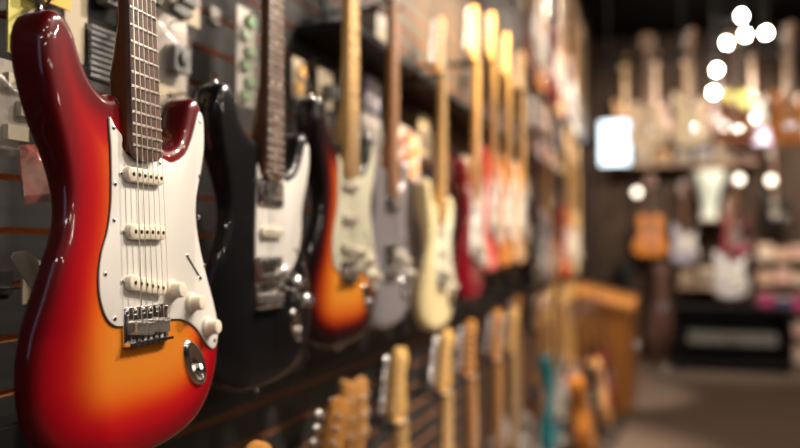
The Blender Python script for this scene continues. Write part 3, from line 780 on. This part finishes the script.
# ================================================================== COUNTER AND ACOUSTIC GUITARS
HONEY = mat('honey_pine', (.60, .25, .055), .4, 0, .2, noise=(3, 40, 3, (.48, .18, .035), 5))
HONEYV = mat('honey_pine_front', (.58, .24, .05), .4, 0, .2, noise=(40, 40, 2, (.46, .17, .03), 5))
t = thing('wooden_counter', 'honey-coloured wooden counter with sloping top at the far end of the left wall', 'counter', loc=(-.5, 7.05, 0))
mb = MB(); prof = [(-.27, 0), (.24, 0), (.24, .80), (-.27, .93)]
vs = [(x, y, z) for y in (-.9, .9) for x, z in prof]
mb.add(vs, [(0, 1, 2, 3)[::-1], (4, 5, 6, 7), (0, 1, 5, 4), (1, 2, 6, 5), (2, 3, 7, 6), (3, 0, 4, 7)]); ob('carcass', mb.mesh('carcass', smooth=False), HONEYV, t)
mb = MB(); prof = [(-.28, .935), (.27, .795), (.27, .825), (-.28, .965)]
mb.add([(x, y, z) for y in (-.93, .93) for x, z in prof], [(0, 1, 2, 3)[::-1], (4, 5, 6, 7), (0, 1, 5, 4), (1, 2, 6, 5), (2, 3, 7, 6), (3, 0, 4, 7)]); ob('sloping_top', mb.mesh('sloping_top', smooth=False), HONEY, t)
for s in (-.45, .45):
    dr = ob('door', MB().box((.248, s, .40), (.016, .82, .66)).mesh('door', smooth=False), HONEYV, t)
    ob('door_knob', MB().lathe((.256, s * .25, .45), [(.006, 0), (.006, .012), (.014, .02), (.012, .03), (.001, .033)], 12, 'X').mesh('door_knob'), CHROME, dr)

AC = [(-30, 330), (-70, 345), (-110, 335), (-138, 300), (-142, 255), (-128, 205), (-118, 165), (-128, 125), (-160, 70), (-190, 10), (-195, -50), (-175, -105), (-125, -132), (-60, -139), (0, -139), (60, -139), (125, -132), (175, -105), (195, -50), (190, 10), (160, 70), (128, 125), (118, 165), (128, 205), (142, 255), (138, 300), (110, 335), (70, 345), (30, 330), (0, 328)]
def acoustic(M, label, body, top=None, group=None):
    t = thing('acoustic_guitar', label, 'guitar', M, group)
    ob('body', cached('ac', lambda: body_mesh('body', AC, 100, 5, 12, 20, None, None, 2)), body, t)
    ob('sound_hole', cached('ach', lambda: MB().lathe((0, 175, .2), [(50, 0), (50, .6), (.1, .7)], 28).mesh('sound_hole', True)), BLACKP, t)
    ob('rosette', cached('acr', lambda: MB().tube([(57 * math.cos(a * PI / 16), 175 + 57 * math.sin(a * PI / 16), .3) for a in range(33)], 2.2, 6).mesh('rosette', True)), BONE, t)
    ob('bridge', cached('acb', lambda: MB().bbox((0, 0, 4), (150, 26, 9), 6).mesh('bridge', True)), ROSEWOOD, t)
    def n():
        mb = MB(); mb.prism([(-28, 225), (28, 225), (28, 330), (21, 648), (-21, 648), (-28, 330)], 0, 9, .8); return mb.mesh('fretboard', True)
    ob('fretboard', cached('acf', n), ROSEWOOD, t)
    ob('neck', cached('acn', lambda: neck_mesh(3, False)), NECKBROWN, t)
    for i in range(6): ob('tuner', cached(('tuner', 3, i), lambda: tuner_mesh(i, 3)), TUNERM, t)
    def ss():
        mb = MB()
        for i in range(6): mb.tube([(sx(i, 0), 0, 10), (sx(i, 648), 648, 12)], .6, 5)
        return mb.mesh('strings', True)
    ob('strings', cached('acs', ss), STEEL, t)
    return t
def guitar_stand(label, x, y, dirn=1):
    t = thing('guitar_stand', label, 'stand', group='floor stands by the left wall', loc=(x, y, 0))
    ob('post', MB().tube([(-.07, 0, .02), (-.135, 0, .60)], .010).mesh('post'), BLKMETAL, t)
    for s in (-1, 1):
        ob('leg', MB().tube([(-.085, 0, .12), (.09, s * .15, .012)], .008).mesh('leg'), BLKMETAL, t)
        ob('cradle_arm', MB().tube([(-.08, 0, .085), (-.03, s * .07, .085), (.11, s * .07, .085), (.115, s * .07, .12)], .007).mesh('cradle_arm'), RUBBER, t)
    ob('leg', MB().tube([(-.08, 0, .10), (-.16, 0, .012)], .008).mesh('leg'), BLKMETAL, t)
LEAN = Matrix.Rotation(math.radians(-9), 4, 'Y')
for x, y, lab, b, in ((-.39, 4.78, 'amber acoustic guitar on a floor stand, nearest in front of the counter', ORANGE), (-.37, 5.16, 'black acoustic guitar on a floor stand between two others', BLACK),
                      (-.35, 5.54, 'honey acoustic guitar on a floor stand behind the black one', NATURAL), (-.33, 5.92, 'red acoustic guitar on a floor stand right beside the wooden counter', RED)):
    sc_ = .92
    M = Matrix.Translation((x, y, .095)) @ LEAN @ WALLM @ Matrix.Scale(sc_, 4)
    acoustic(M, lab, b); guitar_stand('black floor stand under the ' + lab.split(' on a')[0], x - .035, y)

# ================================================================== CEILING RACK WITH GUITARS (mid distance)
RACKN = mat('tan_neck', (.34, .18, .09), .4, 0, .2)
t = thing('hanging_rack', 'black guitar rack hanging from the ceiling across the aisle end', 'rack', loc=(.45, 6.92, 2.9))
ob('bar', MB().box((0, 0, 0), (1.95, .04, .05)).mesh('bar', smooth=False), BLKMETAL, t)
for s in (-.9, -.3, .3, .9): ob('rod', MB().tube([(s, 0, .02), (s, 0, .92)], .010).mesh('rod'), BLKMETAL, t)
for x, y, z, lab, b, n, hs, shp in (
    (-.12, 6.80, 2.27, 'cream single-cutaway guitar on the hanging rack, left of the other cream one', mat('pale_cream', (.86, .68, .48), .25, 0, .6), RACKN, 3, 'single'),
    (.215, 6.80, 2.27, 'cream guitar with horns on the hanging rack, just left of the dark brown one', mat('warm_cream', (.88, .72, .48), .25, 0, .6), RACKN, 6, 'strat'),
    (.56, 6.80, 2.25, 'dark brown guitar in the middle of the hanging rack', BROWN, NECKBROWN, 3, 'single'),
    (.95, 6.80, 2.25, 'orange-brown guitar on the hanging rack near the right edge', ORANGE, RACKN, 6, 'strat'),
    (1.30, 6.80, 2.25, 'pale pink guitar at the right end of the hanging rack', PINK, RACKN, 6, 'strat')):
    g = guitar(at_butt(BACKM, x, y, z), lab, b, n, hs=hs, shape=shp, guard=None)
    p = g.matrix_world @ Vector((0, .784, -.004))
    hanger('short hook on the hanging rack behind the ' + lab.split(' on ')[0].split(' in the')[0].split(' at ')[0], (p.x, p.y, 2.9), 6.90, 'hooks on the hanging rack', 'Y')

# ================================================================== BACK WALL
BW = 9.69
xs = [-.42, -.08, .27, .60, .95, 1.3]
for x, lab, b, n in zip(xs, ['tan guitar high on the back wall at its left end', 'pale pink guitar high on the back wall behind the rack', 'tan wood guitar high on the back wall behind the cream ones',
        'red guitar high on the back wall below the ceiling lamps', 'dark guitar high on the back wall right of the red one', 'amber guitar high on the back wall near the right edge'],
        [TAN, PINK, NATURAL, RED, BROWN, ORANGE], [MAPLE, TAN, MAPLE, NECKBROWN, TAN, MAPLE]):
    g = guitar(at_butt(BACKM, x, 9.50, 2.73), lab, b, n, guard=None if b in (TAN, PINK) else GUARD)
    hang_for(g, 'hook on the back wall above the ' + lab.split(' high')[0], 'hooks on the back wall', BW, 'Y')
def wall_shelf(label, x0, x1, z, y0=9.35):
    t = thing('wall_shelf', label, 'shelf', loc=((x0 + x1) / 2, BW, z))
    ob('board', MB().box((0, (y0 - BW) / 2, 0), (x1 - x0, BW - y0, .025)).mesh('board', smooth=False), mat('shelf_board', (.25, .15, .09), .5), t)
    for s in (-1, 1): ob('bracket', MB().box((s * (x1 - x0) * .4, -.10, -.05), (.02, .2, .08)).mesh('bracket', smooth=False), BLKMETAL, t)
wall_shelf('narrow shelf on the back wall under the white hand drum', .34, .64, 1.60)
t = thing('hand_drum', 'white goblet hand drum on the narrow back wall shelf', 'drum', loc=(.485, 9.50, 1.6125))
ob('shell', MB().lathe((0, 0, 0), [(.10, 0), (.085, .05), (.08, .14), (.11, .26), (.16, .42), (.18, .52), (.175, .54)], 24).mesh('shell'), mat('drum_white', (.72, .78, .70), .4), t)
ob('drum_head', MB().lathe((0, 0, .54), [(.182, -.02), (.182, .012), (.17, .016), (.001, .017)], 24).mesh('drum_head'), BONE, t)
for q in range(6):
    a = q * PI / 3; ob('tension_rod', MB().tube([(.175 * math.cos(a), .175 * math.sin(a), .53), (.115 * math.cos(a), .115 * math.sin(a), .26)], .005).mesh('tension_rod'), CHROME, t)
# acoustic and black guitars lower on the back wall
g = acoustic(at_butt(BACKM, -.15, 9.47, 1.33), 'orange-brown acoustic guitar low on the back wall, left of the white drum', ORANGE)
hang_for(g, 'hook on the back wall above the orange-brown acoustic guitar', 'hooks on the back wall', BW, 'Y')
g = guitar(at_butt(BACKM, 1.16, 9.50, 1.63), 'black guitar low on the back wall above the box shelves at right', BLACK, NECKBROWN, guard=BLACKP)
hang_for(g, 'hook on the back wall above the low black guitar', 'hooks on the back wall', BW, 'Y')
g = guitar(at_butt(BACKM, .22, 9.50, 1.25), 'pale lilac guitar on the back wall between acoustic guitar and white drum', mat('pale_lilac', (.45, .42, .50), .3, 0, .6), NECKBROWN)
hang_for(g, 'hook on the back wall above the pale lilac guitar', 'hooks on the back wall', BW, 'Y')
g = guitar(at_butt(BACKM, .765, 9.50, 1.345), 'magenta red guitar on the back wall, just below and right of the white drum', mat('magenta_lacquer', (.35, .01, .06), .3, 0, .8), NECKBROWN, guard=BLACKP)
hang_for(g, 'hook on the back wall above the magenta red guitar', 'hooks on the back wall', BW, 'Y')
# glowing globes on the back wall, added in place of bright reflections
GLOBE = mat('globe_glow', (1, .9, .8), .4, emit=(1, .88, .72), es=4.)
for x, z, lab in ((-.29, 1.93, 'small glowing globe added for a bright reflection above the back wall acoustic guitar'), (.80, 2.05, 'small glowing globe added for a bright reflection right of the white drum'), (1.12, 2.03, 'small glowing globe added for a bright reflection above the low black guitar')):
    t = thing('reflection_globe', lab, 'lamp', loc=(x, BW, z))
    ob('bracket', MB().tube([(0, 0, 0), (0, -.26, 0)], .012).mesh('bracket'), BLKMETAL, t)
    ob('globe', MB().lathe((0, -.30, 0), [(.002, -.045), (.025, -.037), (.042, -.015), (.045, 0), (.042, .015), (.025, .037), (.002, .045)], 16).mesh('globe'), GLOBE, t)
# two long shelves of small amplifiers and boxes on the back wall
wall_shelf('long shelf high on the back wall with small amplifiers', -.55, 1.0, 2.24, 9.40)
wall_shelf('shelf low on the back wall behind the silver white guitar', .14, .80, .83, 9.40)
WC = [('rose', (.50, .24, .20)), ('tan', (.50, .33, .20)), ('charcoal', (.04, .04, .045)), ('cream', (.62, .52, .38)), ('maroon', (.22, .02, .03)), ('slate', (.16, .17, .22)), ('amber', (.52, .22, .05))]
nth = ['first', 'second', 'third', 'fourth', 'fifth', 'sixth', 'seventh', 'eighth', 'ninth']
def shelf_amp(x, z, w_, h, c, label):
    t = thing('practice_amplifier', label, 'amplifier', group='small amplifiers on the back wall shelves', loc=(x, 9.53, z))
    ob('cabinet', MB().box((0, 0, h / 2), (w_, .16, h)).mesh('cabinet', smooth=False), mat('amp_' + c[0], c[1], .6), t)
    ob('speaker_grille', MB().box((0, -.083, h * .42), (w_ * .84, .008, h * .62)).mesh('speaker_grille', smooth=False), mat('grille_cloth', (.22, .18, .14), .8), t)
    ob('handle', MB().tube([(-w_ * .2, 0, h), (-w_ * .15, 0, h + .02), (w_ * .15, 0, h + .02), (w_ * .2, 0, h)], .006).mesh('handle'), BLACKP, t)
for q in range(7):
    c = WC[(q * 3) % 7]; h = (.17, .23, .15, .20)[q % 4]
    shelf_amp(-.45 + q * .222, 2.253, .17 + .02 * (q % 2), h, c, '%s small amplifier on the high back wall shelf, %s from the left' % (c[0], nth[q]))
for q in range(3):
    c = WC[(q * 2 + 1) % 7]
    shelf_amp(.25 + q * .215, .843, .18, (.18, .22, .16, .2)[q], c, '%s small amplifier on the low back wall shelf, %s from the left' % (c[0], nth[q]))
# signs
t = thing('wall_poster', 'yellow-green poster high on the back wall below the ceiling lamps', 'poster', loc=(.775, 9.30, 2.72))
ob('sheet', MB().box((0, 0, .15), (.22, .006, .30)).mesh('sheet', smooth=False), mat('poster_yellow', (.60, .58, .06), .5), t)
ob('holder', MB().tube([(0, .004, .25), (0, .39, .25)], .008).mesh('holder'), BLKMETAL, t)
t = thing('light_sign', 'small lilac glowing sign under the yellow poster', 'sign', loc=(.93, 9.25, 2.42))
ob('sign_box', MB().box((0, .035, .08), (.44, .05, .17)).mesh('sign_box', smooth=False), BLKMETAL, t)
ob('sign_face', MB().box((0, .005, .08), (.42, .008, .15)).mesh('sign_face', smooth=False), mat('lilac_glow', (.7, .6, .8), .4, emit=(.85, .70, .95), es=.9), t)
ob('holder', MB().tube([(0, .05, .08), (0, .44, .08)], .010).mesh('holder'), BLKMETAL, t)

# box shelves at the right of the back wall
t = thing('shelf_unit', 'open shelf unit full of small boxes against the back wall at right', 'shelf', loc=(1.38, 9.45, 0))
SB = mat('shelf_side', (.16, .10, .07), .5)
for s in (-1, 1): ob('side_panel', MB().box((s * .44, 0, .70), (.025, .42, 1.40)).mesh('side_panel', smooth=False), SB, t)
zs = [.05, .33, .61, .89, 1.15]
for z in zs: ob('shelf_board', MB().box((0, 0, z), (.855, .40, .02)).mesh('shelf_board', smooth=False), SB, t)
bc = [('tan', mat('tan_box', (.62, .40, .26), .6)), ('pink', mat('pink_box', (.62, .36, .30), .6)), ('beige', mat('beige_box', (.66, .52, .40), .6)), ('magenta', mat('magenta_box', (.40, .03, .14), .6)), ('navy', mat('navy_box', (.05, .06, .20), .6))]
lev = ['lowest', 'second', 'third', 'fourth', 'top']
posn = ['left end', 'left of the middle', 'middle', 'right of the middle', 'right end']
for li, z in enumerate(zs):
    for j in range(5):
        ci = (li * 2 + j) % 3 if li != 2 else 3 + (j % 2)
        h = (.10, .13, .16, .12, .15)[(li + j) % 5]
        t = thing('storage_box', '%s storage box on the %s board of the shelf unit, %s' % (bc[ci][0], lev[li], posn[j]), 'box', group='storage boxes on the shelf unit', loc=(1.38 - .335 + j * .167, 9.40, z + .011))
        ob('carton', MB().box((0, 0, h / 2), (.145, .26, h)).mesh('carton', smooth=False), bc[ci][1], t)
        ob('lid', MB().box((0, 0, h + .011), (.151, .266, .022)).mesh('lid', smooth=False), bc[(ci + 1) % 3][1], t)

# the low black stand with the silver guitar on it
t = thing('low_stand', 'long low black stand with an open front against the back wall', 'stand', loc=(.65, 8.98, 0))
ob('top_board', MB().box((0, 0, .65), (1.14, .44, .04)).mesh('top_board', smooth=False), BLACKP, t)
ob('back_board', MB().box((0, .20, .34), (1.08, .02, .58)).mesh('back_board', smooth=False), BLACKP, t)
ob('bottom_board', MB().box((0, 0, .10), (1.08, .40, .12)).mesh('bottom_board', smooth=False), BLACKP, t)
for s in (-1, 1): ob('side_board', MB().box((s * .55, 0, .335), (.04, .42, .59)).mesh('side_board', smooth=False), BLACKP, t)
ob('shelf_board', MB().box((0, 0, .27), (1.06, .38, .02)).mesh('shelf_board', smooth=False), BLACKP, t)
for x in (-.5, .5):
    for y in (-.16, .16): ob('foot', MB().lathe((x, y, 0), [(.022, 0), (.028, .04)], 12).mesh('foot'), RUBBER, t)
t = thing('equipment_case', 'flat grey equipment case inside the low black stand', 'case', loc=(.66, 8.95, .281))
ob('case_body', MB().box((0, 0, .06), (.86, .30, .12)).mesh('case_body', smooth=False), mat('case_grey', (.20, .19, .18), .5), t)
ob('handle', MB().tube([(-.06, -.152, .06), (-.05, -.175, .06), (.05, -.175, .06), (.06, -.152, .06)], .007).mesh('handle'), BLACKP, t)
M = Matrix.Translation((.66, 8.91, .76)) @ Matrix.Rotation(math.radians(-6), 4, 'X') @ BACKM @ Matrix.Scale(1.12, 4)
guitar(M, 'silver white guitar with dark neck standing on the low black stand', mat('silver_white', (.66, .62, .62), .35, .2, .5), NECKBROWN, guard=mat('pearl_guard', (.7, .67, .66), .4), group=None)
t = thing('tabletop_guitar_stand', 'small chrome stand holding the silver white guitar on the low black stand', 'stand', loc=(.66, 8.93, .67))
ob('post', MB().tube([(0, .13, .01), (0, .13, .5)], .009).mesh('post'), CHROME, t)
for s in (-1, 1): ob('foot', MB().tube([(0, .13, .02), (s * .13, -.08, .01)], .008).mesh('foot'), CHROME, t); ob('cradle_arm', MB().tube([(0, .13, .07), (s * .06, .10, .07), (s * .06, -.06, .07), (s * .06, -.07, .10)], .008).mesh('cradle_arm'), CHROME, t)
# a microphone stand with chrome parts at the left of the low stand
t = thing('microphone_stand', 'chrome microphone stand at the left end of the low black stand', 'stand', loc=(.0, 8.75, 0))
ob('base', MB().lathe((0, 0, 0), [(.13, 0), (.13, .015), (.03, .035), (.02, .05)], 24).mesh('base'), CHROME, t)
ob('pole', MB().tube([(0, 0, .03), (0, 0, .62)], .012).mesh('pole'), CHROME, t)
ob('clip', MB().lathe((0, 0, .62), [(.02, 0), (.022, .05), (.01, .07)], 12).mesh('clip'), CHROME, t)
# dark cases against the back wall, left
for i, (x, lab) in enumerate(((-.44, 'black guitar case standing at the far left by the wooden counter'), (-.04, 'dark brown guitar case standing between the black case and the low stand'))):
    t = thing('guitar_case', lab, 'case', Matrix.Translation((x, 9.50, 0)) @ Matrix.Rotation(math.radians(-4), 4, 'X'))
    o = [(-.13, .01), (.13, .01), (.16, .06), (.16, .30), (.12, .45), (.12, .55), (.07, .66), (.065, .95), (.09, 1.0), (.09, 1.10), (-.09, 1.10), (-.09, 1.0), (-.065, .95), (-.07, .66), (-.12, .55), (-.12, .45), (-.16, .30), (-.16, .06)]
    mb = MB().prism(o, -.06, .06, .012); mb.v = [(x_, -z_, y_) for x_, y_, z_ in mb.v]
    ob('shell', mb.mesh('shell'), BLACKP if i == 0 else mat('case_brown', (.10, .04, .025), .5), t)
    ob('handle', MB().tube([(.165, -.0, .30), (.19, 0, .31), (.19, 0, .39), (.125, 0, .40)], .009).mesh('handle'), RUBBER, t)
    for z in (.15, .35, .6): ob('latch', MB().box((.0, -.063, z), (.03, .008, .04)).mesh('latch', smooth=False), CHROME, t)

# ceiling lamps far down the shop
BULB = mat('bulb_glow', (1, .92, .8), .4, emit=(1, .90, .74), es=90.)
for x, y, z, lab in ((.741, 8.2, 3.55, 'bright ceiling lamp, topmost of the cluster at the far end'), (.588, 8.0, 3.248, 'bright hanging lamp at the left of the four-lamp cluster'), (.733, 7.85, 3.273, 'bright hanging lamp in the middle of the four-lamp cluster'),
                     (.928, 8.0, 3.314, 'bright hanging lamp at the right of the four-lamp cluster'), (.496, 8.0, 2.994, 'hanging lamp below the cluster, upper of the two'), (.470, 8.12, 2.80, 'hanging lamp below the cluster, lowest of all')):
    t = thing('pendant_lamp', lab, 'lamp', group='hanging lamps at the far end', loc=(x, y, 3.82))
    h = 3.82 - z
    ob('canopy', MB().lathe((0, 0, -.015), [(.04, 0), (.04, .015)], 16).mesh('canopy'), BLKMETAL, t)
    ob('rod', MB().tube([(0, 0, -.01), (0, 0, -h + .08)], .005).mesh('rod'), BLKMETAL, t)
    ob('socket', MB().lathe((0, 0, -h + .03), [(.02, 0), (.024, .05), (.008, .07)], 12).mesh('socket'), BLKMETAL, t)
    ob('bulb', MB().lathe((0, 0, -h), [(.002, -.030), (.017, -.025), (.028, -.010), (.030, 0), (.027, .012), (.018, .026), (.014, .034)], 16).mesh('bulb'), BULB, t)
# spot heads over the aisle (the lamps that light the wall)
for i, (a, b, e, s) in enumerate(SPOTS):
    if i in (0,): continue
    d = (Vector(b) - Vector(a)).normalized(); q = d.to_track_quat('-Z', 'Y').to_matrix().to_4x4()
    t = thing('track_spotlight', 'black ceiling spotlight above the aisle', 'lamp', group='black ceiling spotlights', loc=Vector(a) - d * .03)
    R3 = q.to_3x3()
    ob('can', MB().lathe((0, 0, 0), [(.02, .15), (.055, .12), (.06, .03), (.058, .03), (.04, .10)], 16, M=R3).mesh('can'), BLKMETAL, t)
    ob('stem', MB().tube([tuple(-d * .12), (-d.x * .12, -d.y * .12, 3.82 - a[2] - .0)], .008).mesh('stem'), BLKMETAL, t)
